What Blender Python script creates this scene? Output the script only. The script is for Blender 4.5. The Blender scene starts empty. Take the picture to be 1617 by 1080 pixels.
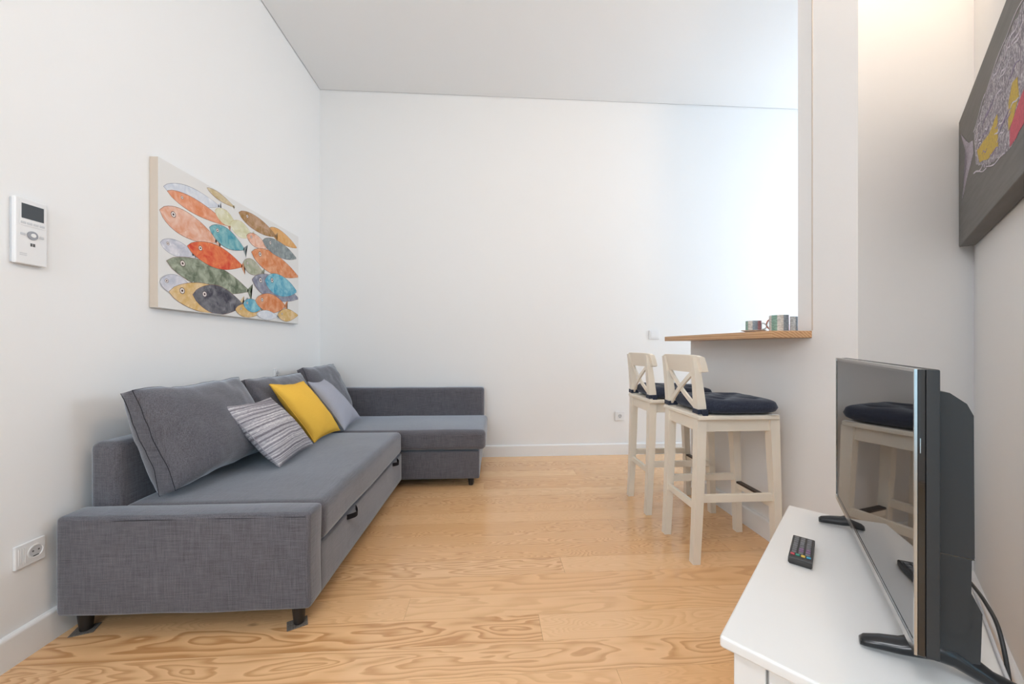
import bpy, bmesh, math, random
from mathutils import Vector, Matrix, noise
random.seed(7)
R = math.radians
S = bpy.context.scene
COL = S.collection

# ------------------------------------------------------------------ camera
cam_d = bpy.data.cameras.new('camera')
cam = bpy.data.objects.new('camera', cam_d); COL.objects.link(cam)
cam.location = (0, 0, 1.1)
cam.rotation_euler = (R(90), 0, R(-3.471))
cam_d.sensor_fit = 'HORIZONTAL'; cam_d.sensor_width = 36.0
cam_d.lens = 36.0 * 582.0 / 1617.0
cam_d.shift_y = 7.3 / 1617.0
cam_d.clip_start = 0.02
S.camera = cam

# ------------------------------------------------------------------ colour management, world
S.view_settings.view_transform = 'Standard'
S.view_settings.look = 'None'
S.view_settings.gamma = 1.0
S.view_settings.use_curve_mapping = False
S.view_settings.exposure = -0.12
W = bpy.data.worlds.new('world'); S.world = W; W.use_nodes = True
W.node_tree.nodes['Background'].inputs[0].default_value = (0.72, 0.84, 1.0, 1)
W.node_tree.nodes['Background'].inputs[1].default_value = 0.15


def area(name, loc, target, sx, sy, power, color):
    l = bpy.data.lights.new(name, 'AREA'); l.shape = 'RECTANGLE'; l.size = sx; l.size_y = sy
    l.energy = power; l.color = color
    o = bpy.data.objects.new(name, l); COL.objects.link(o)
    o.location = loc
    o.rotation_euler = (Vector(target) - Vector(loc)).to_track_quat('-Z', 'Z').to_euler()
    return o


# daylight at the kitchen window (beyond the counter, on the right) and at the windows behind the camera
area('daylight_kitchen', (4.88, 2.78, 2.0), (0, 2.78, 2.0), 1.5, 2.1, 134, (0.71, 0.85, 1.0))
area('daylight_rear_left', (-0.75, -2.86, 1.55), (-0.75, 0, 1.55), 1.15, 2.6, 24, (0.45, 0.78, 1.0))
area('daylight_rear_right', (1.35, -2.86, 1.55), (1.35, 0, 1.55), 1.15, 2.6, 24, (0.45, 0.78, 1.0))


def point_light(name, loc, power, color, radius):
    l = bpy.data.lights.new(name, 'POINT'); l.energy = power; l.color = color; l.shadow_soft_size = radius
    o = bpy.data.objects.new(name, l); COL.objects.link(o); o.location = loc
    return o


# two added fill lights without fixtures, unseen behind the camera, and a warm bulb above the television corner
point_light('fill_light_overhead', (-0.32, -0.12, 2.22), 36, (0.93, 0.95, 1.0), 0.24)  # added overhead fill, not a fixture of the room
point_light('fill_light_rear', (-1.15, -0.95, 1.85), 48, (0.93, 0.95, 1.0), 0.22)  # added fill to brighten the walls on the right
point_light('warm_bulb', (1.52, 1.02, 3.36), 32, (1.0, 0.76, 0.54), 0.08)

# ------------------------------------------------------------------ materials
def mat(name, col=(0.8, 0.8, 0.8), rough=0.5, spec=0.5, metal=0.0, coat=0.0):
    m = bpy.data.materials.new(name); m.use_nodes = True
    b = m.node_tree.nodes['Principled BSDF']
    b.inputs['Base Color'].default_value = (*col, 1)
    b.inputs['Roughness'].default_value = rough
    b.inputs['Specular IOR Level'].default_value = spec
    b.inputs['Metallic'].default_value = metal
    b.inputs['Coat Weight'].default_value = coat
    m['b'] = 1
    return m


class N:
    """small node-graph helper"""
    def __init__(s, m):
        s.t = m.node_tree; s.b = s.t.nodes['Principled BSDF']

    def n(s, kind, **kw):
        x = s.t.nodes.new(kind)
        for k, v in kw.items():
            if k in x.inputs.keys():
                x.inputs[k].default_value = v
            else:
                setattr(x, k, v)
        return x

    def l(s, a, b): s.t.links.new(a, b)

    def coord(s, out='Object', scale=(1, 1, 1), loc=(0, 0, 0)):
        c = s.n('ShaderNodeTexCoord'); mp = s.n('ShaderNodeMapping')
        mp.inputs['Scale'].default_value = scale; mp.inputs['Location'].default_value = loc
        s.l(c.outputs[out], mp.inputs['Vector']); return mp.outputs[0]

    def noise(s, vec, scale, detail=3, rough=0.5, dist=0.0):
        x = s.n('ShaderNodeTexNoise'); x.inputs['Scale'].default_value = scale
        x.inputs['Detail'].default_value = detail; x.inputs['Roughness'].default_value = rough
        x.inputs['Distortion'].default_value = dist
        s.l(vec, x.inputs['Vector']); return x.outputs[0]

    def math(s, op, a, b=None, c=None, clamp=False):
        x = s.n('ShaderNodeMath'); x.operation = op; x.use_clamp = clamp
        for i, v in enumerate((a, b, c)):
            if v is None: continue
            if isinstance(v, (int, float)): x.inputs[i].default_value = v
            else: s.l(v, x.inputs[i])
        return x.outputs[0]

    def ramp(s, fac, stops, interp='LINEAR'):
        x = s.n('ShaderNodeValToRGB'); e = x.color_ramp; e.interpolation = interp
        while len(e.elements) < len(stops): e.elements.new(0.5)
        for q, (p, c) in zip(e.elements, stops):
            q.position = p; q.color = (*c, 1) if len(c) == 3 else c
        s.l(fac, x.inputs[0]); return x.outputs[0]

    def mix(s, fac, a, b, blend='MIX'):
        x = s.n('ShaderNodeMix'); x.data_type = 'RGBA'; x.blend_type = blend
        for i, v in ((0, fac), (6, a), (7, b)):
            if isinstance(v, (int, float)): x.inputs[i].default_value = v
            elif isinstance(v, tuple): x.inputs[i].default_value = (*v, 1)
            else: s.l(v, x.inputs[i])
        return x.outputs[2]

    def bump(s, height, strength=0.2, dist=0.002):
        x = s.n('ShaderNodeBump'); x.inputs['Strength'].default_value = strength; x.inputs['Distance'].default_value = dist
        s.l(height, x.inputs['Height']); s.l(x.outputs[0], s.b.inputs['Normal'])


def plaster(name, col, bump=0.05):
    m = mat(name, col, 0.75, 0.25); g = N(m)
    v = g.coord('Object')
    a = g.noise(v, 1.3, 2); c = g.mix(g.math('MULTIPLY', a, 0.06), col, tuple(x * 0.9 for x in col))
    g.l(c, g.b.inputs['Base Color'])
    g.bump(g.noise(v, 160, 3), bump, 0.001)
    return m


def weave(name, dark, light, scale=1.0, bump=0.25, sheen=0.2):
    m = mat(name, dark, 0.95, 0.15); g = N(m)
    b1 = g.noise(g.coord('Object', (14, 420, 420)), scale, 2, 0.6)
    b2 = g.noise(g.coord('Object', (420, 14, 420), (3, 1, 7)), scale, 2, 0.6)
    b3 = g.noise(g.coord('Object', (420, 420, 14), (5, 9, 2)), scale, 2, 0.6)
    sm = g.math('ADD', g.math('ADD', b1, b2), b3)
    f = g.math('MULTIPLY_ADD', sm, 1.4, -1.6, clamp=True)
    big = g.noise(g.coord('Object'), 9, 3)
    f2 = g.math('MULTIPLY_ADD', big, 0.3, f)
    f2 = g.math('SUBTRACT', f2, 0.15, clamp=True)
    g.l(g.mix(f2, dark, light), g.b.inputs['Base Color'])
    g.b.inputs['Sheen Weight'].default_value = sheen
    g.b.inputs['Sheen Roughness'].default_value = 0.42
    g.b.inputs['Sheen Tint'].default_value = (0.86, 0.92, 1.0, 1)
    g.bump(sm, bump, 0.0015)
    return m


def wood_floor():
    m = mat('pine_boards', (0.6, 0.36, 0.17), 0.3, 0.45); g = N(m)
    c = g.n('ShaderNodeTexCoord'); oi = g.n('ShaderNodeObjectInfo')
    sep = g.n('ShaderNodeSeparateXYZ'); g.l(c.outputs['Object'], sep.inputs[0])
    oc = g.n('ShaderNodeSeparateColor'); g.l(oi.outputs['Color'], oc.inputs[0])
    rnd = oi.outputs['Random']; r1, r2, r3 = oc.outputs[0], oc.outputs[1], oc.outputs[2]   # heart offset, figure strength, ring pitch
    off = g.math('MULTIPLY', rnd, 60.0)
    xs = g.math('ADD', sep.outputs[0], off)
    # slow wander of the log's heart along and across the board
    comb = g.n('ShaderNodeCombineXYZ'); g.l(g.math('MULTIPLY', xs, 1.7), comb.inputs[0]); g.l(g.math('MULTIPLY', sep.outputs[1], 9.0), comb.inputs[1]); g.l(off, comb.inputs[2])
    wander = g.noise(comb.outputs[0], 1.0, 2, 0.45, 0.3)
    comb2 = g.n('ShaderNodeCombineXYZ'); g.l(g.math('MULTIPLY', xs, 5.0), comb2.inputs[0]); g.l(g.math('MULTIPLY', sep.outputs[1], 40.0), comb2.inputs[1]); g.l(off, comb2.inputs[2])
    ripple = g.noise(comb2.outputs[0], 1.0, 2, 0.5)
    # ring radius
    yy = g.math('ADD', sep.outputs[1], g.math('MULTIPLY_ADD', r1, 0.16, -0.08))
    dep = g.math('ADD', g.math('MULTIPLY_ADD', wander, 0.40, -0.20), g.math('MULTIPLY_ADD', r2, -0.09, 0.10))
    rad = g.math('SQRT', g.math('ADD', g.math('MULTIPLY', yy, yy), g.math('MULTIPLY', dep, dep)))
    rad = g.math('MULTIPLY_ADD', ripple, 0.010, rad)
    fr = g.math('FRACT', g.math('MULTIPLY', rad, g.math('MULTIPLY_ADD', r3, 85.0, 26.0)))
    ring = g.ramp(fr, [(0.0, (0, 0, 0)), (0.45, (0.22,) * 3), (0.80, (1, 1, 1)), (0.93, (0.85,) * 3), (1.0, (0, 0, 0))])
    comb3 = g.n('ShaderNodeCombineXYZ'); g.l(g.math('MULTIPLY', xs, 3.0), comb3.inputs[0]); g.l(g.math('MULTIPLY', sep.outputs[1], 260.0), comb3.inputs[1])
    fine = g.noise(comb3.outputs[0], 1.0, 3, 0.6)
    strength = g.math('MULTIPLY', ring, g.math('MULTIPLY_ADD', r2, 0.75, 0.22))
    strength = g.math('MULTIPLY', strength, g.math('MULTIPLY_ADD', fine, 0.7, 0.45))
    base = g.ramp(rnd, [(0.0, (0.88, 0.55, 0.285)), (0.35, (0.90, 0.58, 0.315)), (0.7, (0.86, 0.525, 0.265)), (1.0, (0.91, 0.595, 0.33))])
    base = g.mix(g.math('MULTIPLY', fine, 0.28), base, (0.74, 0.40, 0.165))
    col = g.mix(strength, base, (0.50, 0.225, 0.072))
    # knots
    vor = g.n('ShaderNodeTexVoronoi'); vor.inputs['Scale'].default_value = 1.0
    comb4 = g.n('ShaderNodeCombineXYZ'); g.l(g.math('MULTIPLY', xs, 1.5), comb4.inputs[0]); g.l(g.math('MULTIPLY', sep.outputs[1], 3.4), comb4.inputs[1]); g.l(off, comb4.inputs[2])
    g.l(comb4.outputs[0], vor.inputs['Vector'])
    kn = g.ramp(vor.outputs['Distance'], [(0.0, (1, 1, 1)), (0.018, (0.8,) * 3), (0.045, (0, 0, 0)), (1, (0, 0, 0))])
    col = g.mix(g.math('MULTIPLY', kn, 0.6), col, (0.20, 0.08, 0.03))
    g.l(col, g.b.inputs['Base Color'])
    rr = g.math('MULTIPLY_ADD', fine, 0.08, 0.17)
    g.l(rr, g.b.inputs['Roughness'])
    g.bump(g.math('MULTIPLY_ADD', ring, 0.4, fine), 0.05, 0.001)
    g.b.inputs['Coat Weight'].default_value = 0.4; g.b.inputs['Coat Roughness'].default_value = 0.10
    return m


def counter_wood():
    m = mat('counter_pine', (0.6, 0.38, 0.2), 0.4, 0.4); g = N(m)
    v = g.coord('Object', (30, 2.0, 60))
    n = g.noise(v, 1.2, 3, 0.55, 0.6)
    v2 = g.coord('Object', (1, 0.05, 1), (0.3, 0, 0.35))
    w = g.n('ShaderNodeTexWave', wave_type='RINGS', rings_direction='Y'); w.inputs['Scale'].default_value = 26; w.inputs['Distortion'].default_value = 2.0; w.inputs['Detail Scale'].default_value = 1.5
    g.l(v2, w.inputs['Vector'])
    f = g.math('MULTIPLY_ADD', w.outputs['Fac'], 0.55, g.math('MULTIPLY', n, 0.4))
    g.l(g.ramp(f, [(0.15, (0.72, 0.47, 0.27)), (0.6, (0.60, 0.34, 0.17)), (0.95, (0.38, 0.18, 0.075))]), g.b.inputs['Base Color'])
    return m


M = {}
M['wall'] = plaster('wall_paint', (0.885, 0.885, 0.88))
M['ceil'] = plaster('ceiling_paint', (0.87, 0.87, 0.865))
M['gap'] = mat('gap_paint', (0.55, 0.55, 0.55), 0.9)
M['trim'] = mat('trim_enamel', (0.87, 0.87, 0.865), 0.4, 0.4)
M['floor'] = wood_floor()
M['subfloor'] = mat('subfloor', (0.12, 0.07, 0.035), 0.9)
M['sofa'] = weave('grey_weave', (0.078, 0.075, 0.085), (0.175, 0.171, 0.193), sheen=0.85)
M['leg_black'] = mat('leg_black', (0.012, 0.012, 0.013), 0.45)
M['seam'] = mat('seam_thread', (0.035, 0.035, 0.042), 0.9, 0.1)
M['strap'] = mat('strap_black', (0.008, 0.008, 0.012), 0.7, 0.2)
M['felt'] = weave('felt_grey', (0.09, 0.07, 0.055), (0.22, 0.19, 0.16), 0.6)
M['cream'] = mat('cream_lacquer', (0.87, 0.81, 0.70), 0.42, 0.4)
M['white_lacquer'] = mat('white_lacquer', (0.82, 0.815, 0.80), 0.35, 0.45)
M['white_plastic'] = mat('white_plastic', (0.84, 0.84, 0.84), 0.35, 0.5)
M['grey_plastic'] = mat('grey_plastic', (0.62, 0.63, 0.65), 0.35, 0.5)
M['pin_dark'] = mat('pin_dark', (0.10, 0.10, 0.10), 0.6)
M['lcd'] = mat('lcd_grey', (0.055, 0.065, 0.075), 0.25, 0.5)
M['bronze'] = mat('footrest_bronze', (0.045, 0.030, 0.024), 0.38, 0.5, 0.3)
M['navy'] = weave('navy_cotton', (0.016, 0.021, 0.037), (0.050, 0.060, 0.092), 1.0, 0.15, 0.3)
M['screen'] = mat('screen_glass', (0.012, 0.012, 0.013), 0.02, 0.5, 0.0)
N(M['screen']).b.inputs['IOR'].default_value = 4.5
M['gloss_black'] = mat('gloss_black', (0.004, 0.004, 0.005), 0.05, 0.6, 0.0, 0.6)
M['matte_black'] = mat('matte_black', (0.030, 0.032, 0.034), 0.5, 0.4)
M['satin_black'] = mat('satin_black', (0.010, 0.011, 0.013), 0.22, 0.5)
M['chrome'] = mat('bezel_steel', (0.50, 0.49, 0.48), 0.22, 0.5, 1.0)
M['rubber'] = mat('rubber_dark', (0.035, 0.034, 0.034), 0.45, 0.5)
M['counter'] = counter_wood()
M['glass'] = mat('pane_glass', (0.9, 0.95, 1.0), 0.02)
_g = N(M['glass']); _tr = _g.n('ShaderNodeBsdfTransparent'); _gl = _g.n('ShaderNodeBsdfGlossy'); _gl.inputs['Roughness'].default_value = 0.02
_mx = _g.n('ShaderNodeMixShader'); _mx.inputs[0].default_value = 0.05
_g.l(_tr.outputs[0], _mx.inputs[1]); _g.l(_gl.outputs[0], _mx.inputs[2]); _g.l(_mx.outputs[0], _g.t.nodes['Material Output'].inputs[0])

# yellow pillow with fine stitched lines, striped pillow, blue-grey pillow
def pillow_mats():
    m = mat('mustard_cotton', (0.78, 0.42, 0.03), 0.9, 0.15); g = N(m)
    n = g.noise(g.coord('UV', (4, 60, 1)), 3, 3); w = g.noise(g.coord('Object'), 220, 2)
    g.l(g.mix(n, (0.90, 0.52, 0.07), (0.97, 0.61, 0.105)), g.b.inputs['Base Color']); g.bump(g.math('ADD', n, w), 0.2, 0.002)
    M['mustard'] = m
    m = mat('striped_cotton', (0.4, 0.38, 0.4), 0.95, 0.12); g = N(m)
    v = g.coord('UV', (0.35, 34, 1)); a = g.noise(v, 1.0, 1, 0.4); b = g.noise(g.coord('UV', (26, 110, 1)), 1.0, 2)
    f = g.math('ADD', g.math('MULTIPLY', a, 1.0), g.math('MULTIPLY_ADD', b, 0.30, -0.15))
    c = g.ramp(f, [(0.30, (0.17, 0.155, 0.175)), (0.44, (0.33, 0.31, 0.345)), (0.52, (0.42, 0.405, 0.44)), (0.58, (0.74, 0.72, 0.72)), (0.66, (0.36, 0.34, 0.375)), (0.8, (0.62, 0.6, 0.61))])
    g.l(c, g.b.inputs['Base Color']); g.bump(f, 0.15, 0.002)
    M['striped'] = m
    m = mat('bluegrey_cotton', (0.3, 0.31, 0.36), 0.95, 0.12); g = N(m)
    w = g.noise(g.coord('UV', (60, 60, 1)), 1.5, 3)
    g.l(g.mix(w, (0.31, 0.32, 0.38), (0.50, 0.52, 0.60)), g.b.inputs['Base Color']); g.bump(w, 0.2, 0.002)
    M['bluegrey'] = m
pillow_mats()

# ------------------------------------------------------------------ mesh helpers
def new_obj(name, bm, material, parent=None, smooth=False, sharp=None):
    me = bpy.data.meshes.new(name)
    bmesh.ops.recalc_face_normals(bm, faces=bm.faces)
    bm.to_mesh(me); bm.free()
    if material is not None: me.materials.append(material)
    if smooth:
        for p in me.polygons: p.use_smooth = True
        if sharp is not None: me.set_sharp_from_angle(angle=R(sharp))
    o = bpy.data.objects.new(name, me); COL.objects.link(o)
    if smooth and sharp is not None:
        wn = o.modifiers.new('normals', 'WEIGHTED_NORMAL'); wn.keep_sharp = True; wn.weight = 100
    if parent is not None: o.parent = parent
    return o


def tag(o, label, cat, group=None):
    o['label'] = label; o['category'] = cat
    if group: o['group'] = group
    return o


def struct(o):
    o['kind'] = 'structure'; return o


def empty(name, loc=(0, 0, 0), rz=0.0):
    o = bpy.data.objects.new(name, None); COL.objects.link(o); o.empty_display_size = 0.05
    o.location = loc; o.rotation_euler = (0, 0, rz); return o


def box_bm(x0, x1, y0, y1, z0, z1, bev=0.0, seg=2, bm=None):
    t = bmesh.new()
    bmesh.ops.create_cube(t, size=1.0)
    for v in t.verts:
        v.co = Vector(((x0 + x1) / 2 + v.co.x * (x1 - x0), (y0 + y1) / 2 + v.co.y * (y1 - y0), (z0 + z1) / 2 + v.co.z * (z1 - z0)))
    if bev > 0:
        bmesh.ops.bevel(t, geom=t.edges[:], offset=bev, segments=seg, profile=0.5, affect='EDGES')
    if bm is None: return t
    me = bpy.data.meshes.new('tmp'); t.to_mesh(me); t.free(); bm.from_mesh(me); bpy.data.meshes.remove(me)
    return bm


def box(name, x0, x1, y0, y1, z0, z1, m, parent=None, bev=0.0, seg=2):
    return new_obj(name, box_bm(x0, x1, y0, y1, z0, z1, bev, seg), m, parent, smooth=bev > 0, sharp=50 if bev > 0 else None)


def soft_box(name, x0, x1, y0, y1, z0, z1, m, parent, bev, bulge=0.0, wob=0.003, seed=0, dirs=('z1',), step=0.05):
    """upholstered block: rounded edges, gently domed sides, small unevenness"""
    bm = box_bm(x0, x1, y0, y1, z0, z1)
    nx, ny, nz = max(1, int((x1 - x0) / step)), max(1, int((y1 - y0) / step)), max(1, int((z1 - z0) / step))
    bmesh.ops.bevel(bm, geom=bm.edges[:], offset=bev, segments=4, profile=0.5, affect='EDGES')
    # cut the big faces so that they can dome
    for ax, lo, hi, n in ((0, x0, x1, nx), (1, y0, y1, ny), (2, z0, z1, nz)):
        for i in range(1, n):
            co = [0, 0, 0]; co[ax] = lo + (hi - lo) * i / n; no = [0, 0, 0]; no[ax] = 1
            if lo + bev < co[ax] < hi - bev:
                bmesh.ops.bisect_plane(bm, geom=bm.verts[:] + bm.edges[:] + bm.faces[:], plane_co=co, plane_no=no)
    for v in bm.verts:
        u = [(v.co.x - x0) / (x1 - x0), (v.co.y - y0) / (y1 - y0), (v.co.z - z0) / (z1 - z0)]
        k = [max(0.0, 1 - abs(2 * q - 1) ** 4) for q in u]
        c = v.co.copy()
        if 'z1' in dirs: c.z += bulge * k[0] * k[1] * max(0, u[2] * 2 - 1)
        if 'x1' in dirs: c.x += bulge * k[1] * k[2] * max(0, u[0] * 2 - 1)
        if 'y0' in dirs: c.y -= bulge * k[0] * k[2] * max(0, 1 - u[1] * 2)
        w = noise.noise_vector(v.co * 4.0 + Vector((seed, seed * 2, 0)))
        v.co = c + w * wob
    return new_obj(name, bm, m, parent, smooth=True)


def tube_bm(pts, r, n=8, bm=None, closed=False):
    bm = bm or bmesh.new()
    pts = [Vector(p) for p in pts]; rings = []
    rs = r if isinstance(r, (list, tuple)) else [r] * len(pts)
    up = Vector((0, 0, 1))
    for i, p in enumerate(pts):
        a = pts[max(0, i - 1)]; b = pts[min(len(pts) - 1, i + 1)]
        if closed: a = pts[i - 1]; b = pts[(i + 1) % len(pts)]
        t = (b - a).normalized()
        s = t.cross(up)
        if s.length < 1e-3: s = t.cross(Vector((1, 0, 0)))
        s.normalize(); q = s.cross(t)
        rings.append([bm.verts.new(p + (s * math.cos(2 * math.pi * k / n) + q * math.sin(2 * math.pi * k / n)) * rs[i]) for k in range(n)])
    m = len(rings)
    for i in range(m if closed else m - 1):
        A, B = rings[i], rings[(i + 1) % m]
        for k in range(n): bm.faces.new((A[k], A[(k + 1) % n], B[(k + 1) % n], B[k]))
    if not closed:
        bm.faces.new(rings[0][::-1]); bm.faces.new(rings[-1])
    return bm


def beam_bm(sections, bm=None):
    """loft of rectangular sections: (centre, half x, half y)"""
    bm = bm or bmesh.new(); rings = []
    for (c, hx, hy) in sections:
        c = Vector(c)
        rings.append([bm.verts.new(c + Vector((sx * hx, sy * hy, 0))) for sx, sy in ((-1, -1), (1, -1), (1, 1), (-1, 1))])
    for A, B in zip(rings, rings[1:]):
        for k in range(4): bm.faces.new((A[k], A[(k + 1) % 4], B[(k + 1) % 4], B[k]))
    bm.faces.new(rings[0][::-1]); bm.faces.new(rings[-1])
    return bm


def bevel_all(bm, off, seg=2, ang=25):
    es = [e for e in bm.edges if len(e.link_faces) == 2 and e.calc_face_angle(0) > R(ang)]
    bmesh.ops.bevel(bm, geom=es, offset=off, segments=seg, profile=0.5, affect='EDGES')
    return bm


def lathe_bm(prof, n=28, bm=None):
    bm = bm or bmesh.new(); rings = []
    for (r, z) in prof:
        if r < 1e-5: rings.append([bm.verts.new((0, 0, z))])
        else: rings.append([bm.verts.new((r * math.cos(2 * math.pi * k / n), r * math.sin(2 * math.pi * k / n), z)) for k in range(n)])
    for A, B in zip(rings, rings[1:]):
        for k in range(n):
            q = []
            for v in (A[k % len(A)], A[(k + 1) % len(A)], B[(k + 1) % len(B)], B[k % len(B)]):
                if v not in q: q.append(v)
            if len(q) > 2: bm.faces.new(q)
    return bm


def prism_bm(pts, axis, a, b, bm=None):
    """extrude a 2-D outline along an axis. pts in the two other axes' order"""
    bm = bm or bmesh.new()
    def mk(p, t):
        return {'x': (t, p[0], p[1]), 'y': (p[0], t, p[1]), 'z': (p[0], p[1], t)}[axis]
    A = [bm.verts.new(mk(p, a)) for p in pts]; B = [bm.verts.new(mk(p, b)) for p in pts]
    n = len(pts)
    for k in range(n): bm.faces.new((A[k], A[(k + 1) % n], B[(k + 1) % n], B[k]))
    bm.faces.new(A[::-1]); bm.faces.new(B)
    return bm


def pillow_mesh(c00, c10, c11, c01, thick, nu=28, nv=28, p=2.0, q=0.5, edge=0.004, pull=0.05, wob=0.006, seed=0, sag=0.0):
    """stuffed cushion between four corners (u along c00->c10, v along c00->c01), with UVs"""
    C = [Vector(c) for c in (c00, c10, c11, c01)]
    nrm = ((C[1] - C[0]).cross(C[3] - C[0])).normalized()
    bm = bmesh.new(); uvl = bm.loops.layers.uv.new('uv')
    grid = {}
    for side in (1, -1):
        for i in range(nu + 1):
            for j in range(nv + 1):
                u, v = i / nu, j / nv
                a, b = 2 * u - 1, 2 * v - 1
                a = math.copysign(abs(a) ** 0.85, a); b = math.copysign(abs(b) ** 0.85, b)
                a2 = a * (1 - pull * (1 - b * b)); b2 = b * (1 - pull * (1 - a * a))
                U, V = (a2 + 1) / 2, (b2 + 1) / 2
                pos = C[0] * (1 - U) * (1 - V) + C[1] * U * (1 - V) + C[2] * U * V + C[3] * (1 - U) * V
                h = edge + (thick / 2 - edge) * ((1 - abs(a) ** p) * (1 - abs(b) ** p)) ** q
                h *= 1 + sag * (-b)
                pos = pos + nrm * h * side
                w = noise.noise_vector(pos * 7 + Vector((seed, 0, seed))) * wob + noise.noise_vector(pos * 17 + Vector((0, seed, 0))) * wob * 0.4
                grid[side, i, j] = bm.verts.new(pos + w)
    def face(vs, uvs):
        f = bm.faces.new(vs)
        for lp, t in zip(f.loops, uvs): lp[uvl].uv = t
    for side in (1, -1):
        for i in range(nu):
            for j in range(nv):
                ks = [(i, j), (i + 1, j), (i + 1, j + 1), (i, j + 1)]
                if side < 0: ks = ks[::-1]
                face([grid[(side, *k)] for k in ks], [(k[0] / nu, k[1] / nv) for k in ks])
    def rim(seq):
        for k0, k1 in zip(seq, seq[1:]):
            face([grid[(-1, *k0)], grid[(-1, *k1)], grid[(1, *k1)], grid[(1, *k0)]], [(k[0] / nu, k[1] / nv) for k in (k0, k1, k1, k0)])
    rim([(i, 0) for i in range(nu + 1)]); rim([(nu, j) for j in range(nv + 1)])
    rim([(i, nv) for i in range(nu, -1, -1)]); rim([(0, j) for j in range(nv, -1, -1)])
    border = {s: [tuple(grid[s, i, j].co) for i, j in [(i, 0) for i in range(nu)] + [(nu, j) for j in range(nv)] + [(i, nv) for i in range(nu, 0, -1)] + [(0, j) for j in range(nv, 0, -1)]] for s in (1, -1)}
    return bm, border


# ================================================================== SETTING
XL, YB, H = -1.65, 3.695, 3.60
XK = 4.80      # kitchen window wall
YR = -2.80     # wall behind the camera
GAP = 0.006

# floor: dark bed with separate pine boards
sub = struct(box('floor', XL - 0.1, XK + 0.1, YR - 0.1, YB + 0.1, -0.10, -0.022, M['subfloor']))
PW = 0.1345
row0 = 1.235 - PW * 30
fixed = {31: [0.20], 32: [-0.345], 34: [0.366], 30: [1.9], 33: [2.2], 35: [1.3], 36: [-0.9, 1.7], 37: [0.75]}
k = 0
while True:
    ya = row0 + k * PW; yb = min(ya + PW, YB + 0.02)
    if ya > YB: break
    if yb > YR:
        js = fixed.get(k)
        if js is None:
            js = []; x = XL + random.uniform(0.5, 2.4)
            while x < XK - 0.3: js.append(x); x += random.uniform(1.9, 3.2)
        xs = [XL - 0.02] + js + ([js[-1] + 2.4] if js[-1] + 2.6 < XK else []) + [XK + 0.02]
        for xa, xb in zip(xs, xs[1:]):
            o = box('floor_board', -(xb - xa) / 2 + 0.0004, (xb - xa) / 2 - 0.0004, -(yb - ya) / 2 + 0.0005, (yb - ya) / 2 - 0.0005, -0.011, 0.011, M['floor'], sub)
            o.location = ((xa + xb) / 2, (ya + yb) / 2, -0.011)
            bold = (k == 31 and xb < 0.5) or (k == 30 and xb < 2.5) or (k == 34 and xb < 0.5)
            o.color = (random.random(), random.random() ** 1.6, random.random() ** 0.6, 1) if not bold else (0.45, 1.0 if k == 31 else 0.7, 0.10 if k == 31 else 0.3, 1)
    k += 1

struct(box('wall_left', XL - 0.15, XL, YR - 0.15, YB + 0.15, -0.1, H + 0.12, M['wall']))
struct(box('wall_back', XL, XK + 0.15, YB, YB + 0.15, -0.1, H + 0.12, M['wall']))
# ceiling plate with the thin shadow joint along the walls
struct(box('ceiling', XL + GAP, XK - GAP, YR + GAP, YB - GAP, H, H + 0.05, M['ceil']))
struct(box('trim_1', XL - 0.15, XK + 0.15, YR - 0.15, YB + 0.15, H + 0.05, H + 0.16, M['gap']))

# kitchen window wall (out of frame, the daylight's opening) with window_1
WY0, WY1, WZ0, WZ1 = 2.02, 3.54, 0.95, 3.05
wb = bmesh.new()
for a in ((XK, XK + 0.15, YR - 0.15, WY0, -0.1, H + 0.12), (XK, XK + 0.15, WY1, YB, -0.1, H + 0.12),
          (XK, XK + 0.15, WY0, WY1, -0.1, WZ0), (XK, XK + 0.15, WY0, WY1, WZ1, H + 0.12)):
    box_bm(*a, bm=wb)
struct(new_obj('wall_kitchen', wb, M['wall']))


def window(name, ax, plane, a0, a1, z0, z1):
    """framed two-leaf window; ax 'x': in a wall of constant X"""
    def B(nm, p0, p1, q0, q1, r0, r1, m, par=None, bev=0.004):
        return box(nm, *((p0, p1, q0, q1) if ax == 'x' else (q0, q1, p0, p1)), r0, r1, m, par, bev)
    bm = bmesh.new(); w = 0.06
    for (q0, q1, r0, r1) in ((a0, a0 + w, z0, z1), (a1 - w, a1, z0, z1), (a0 + w, a1 - w, z0, z0 + w), (a0 + w, a1 - w, z1 - w, z1), ((a0 + a1) / 2 - 0.045, (a0 + a1) / 2 + 0.045, z0 + w, z1 - w)):
        if ax == 'x': box_bm(plane - 0.03, plane + 0.03, q0, q1, r0, r1, bm=bm)
        else: box_bm(q0, q1, plane - 0.03, plane + 0.03, r0, r1, bm=bm)
    fr = struct(new_obj(name, bm, M['trim']))
    mid = (a0 + a1) / 2
    for q0, q1 in ((a0 + w, mid - 0.045), (mid + 0.045, a1 - w)):
        B('pane', plane - 0.004, plane + 0.004, q0, q1, z0 + w, z1 - w, M['glass'], fr, 0)
    return fr


window('window_1', 'x', XK + 0.04, WY0, WY1, WZ0, WZ1)
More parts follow.
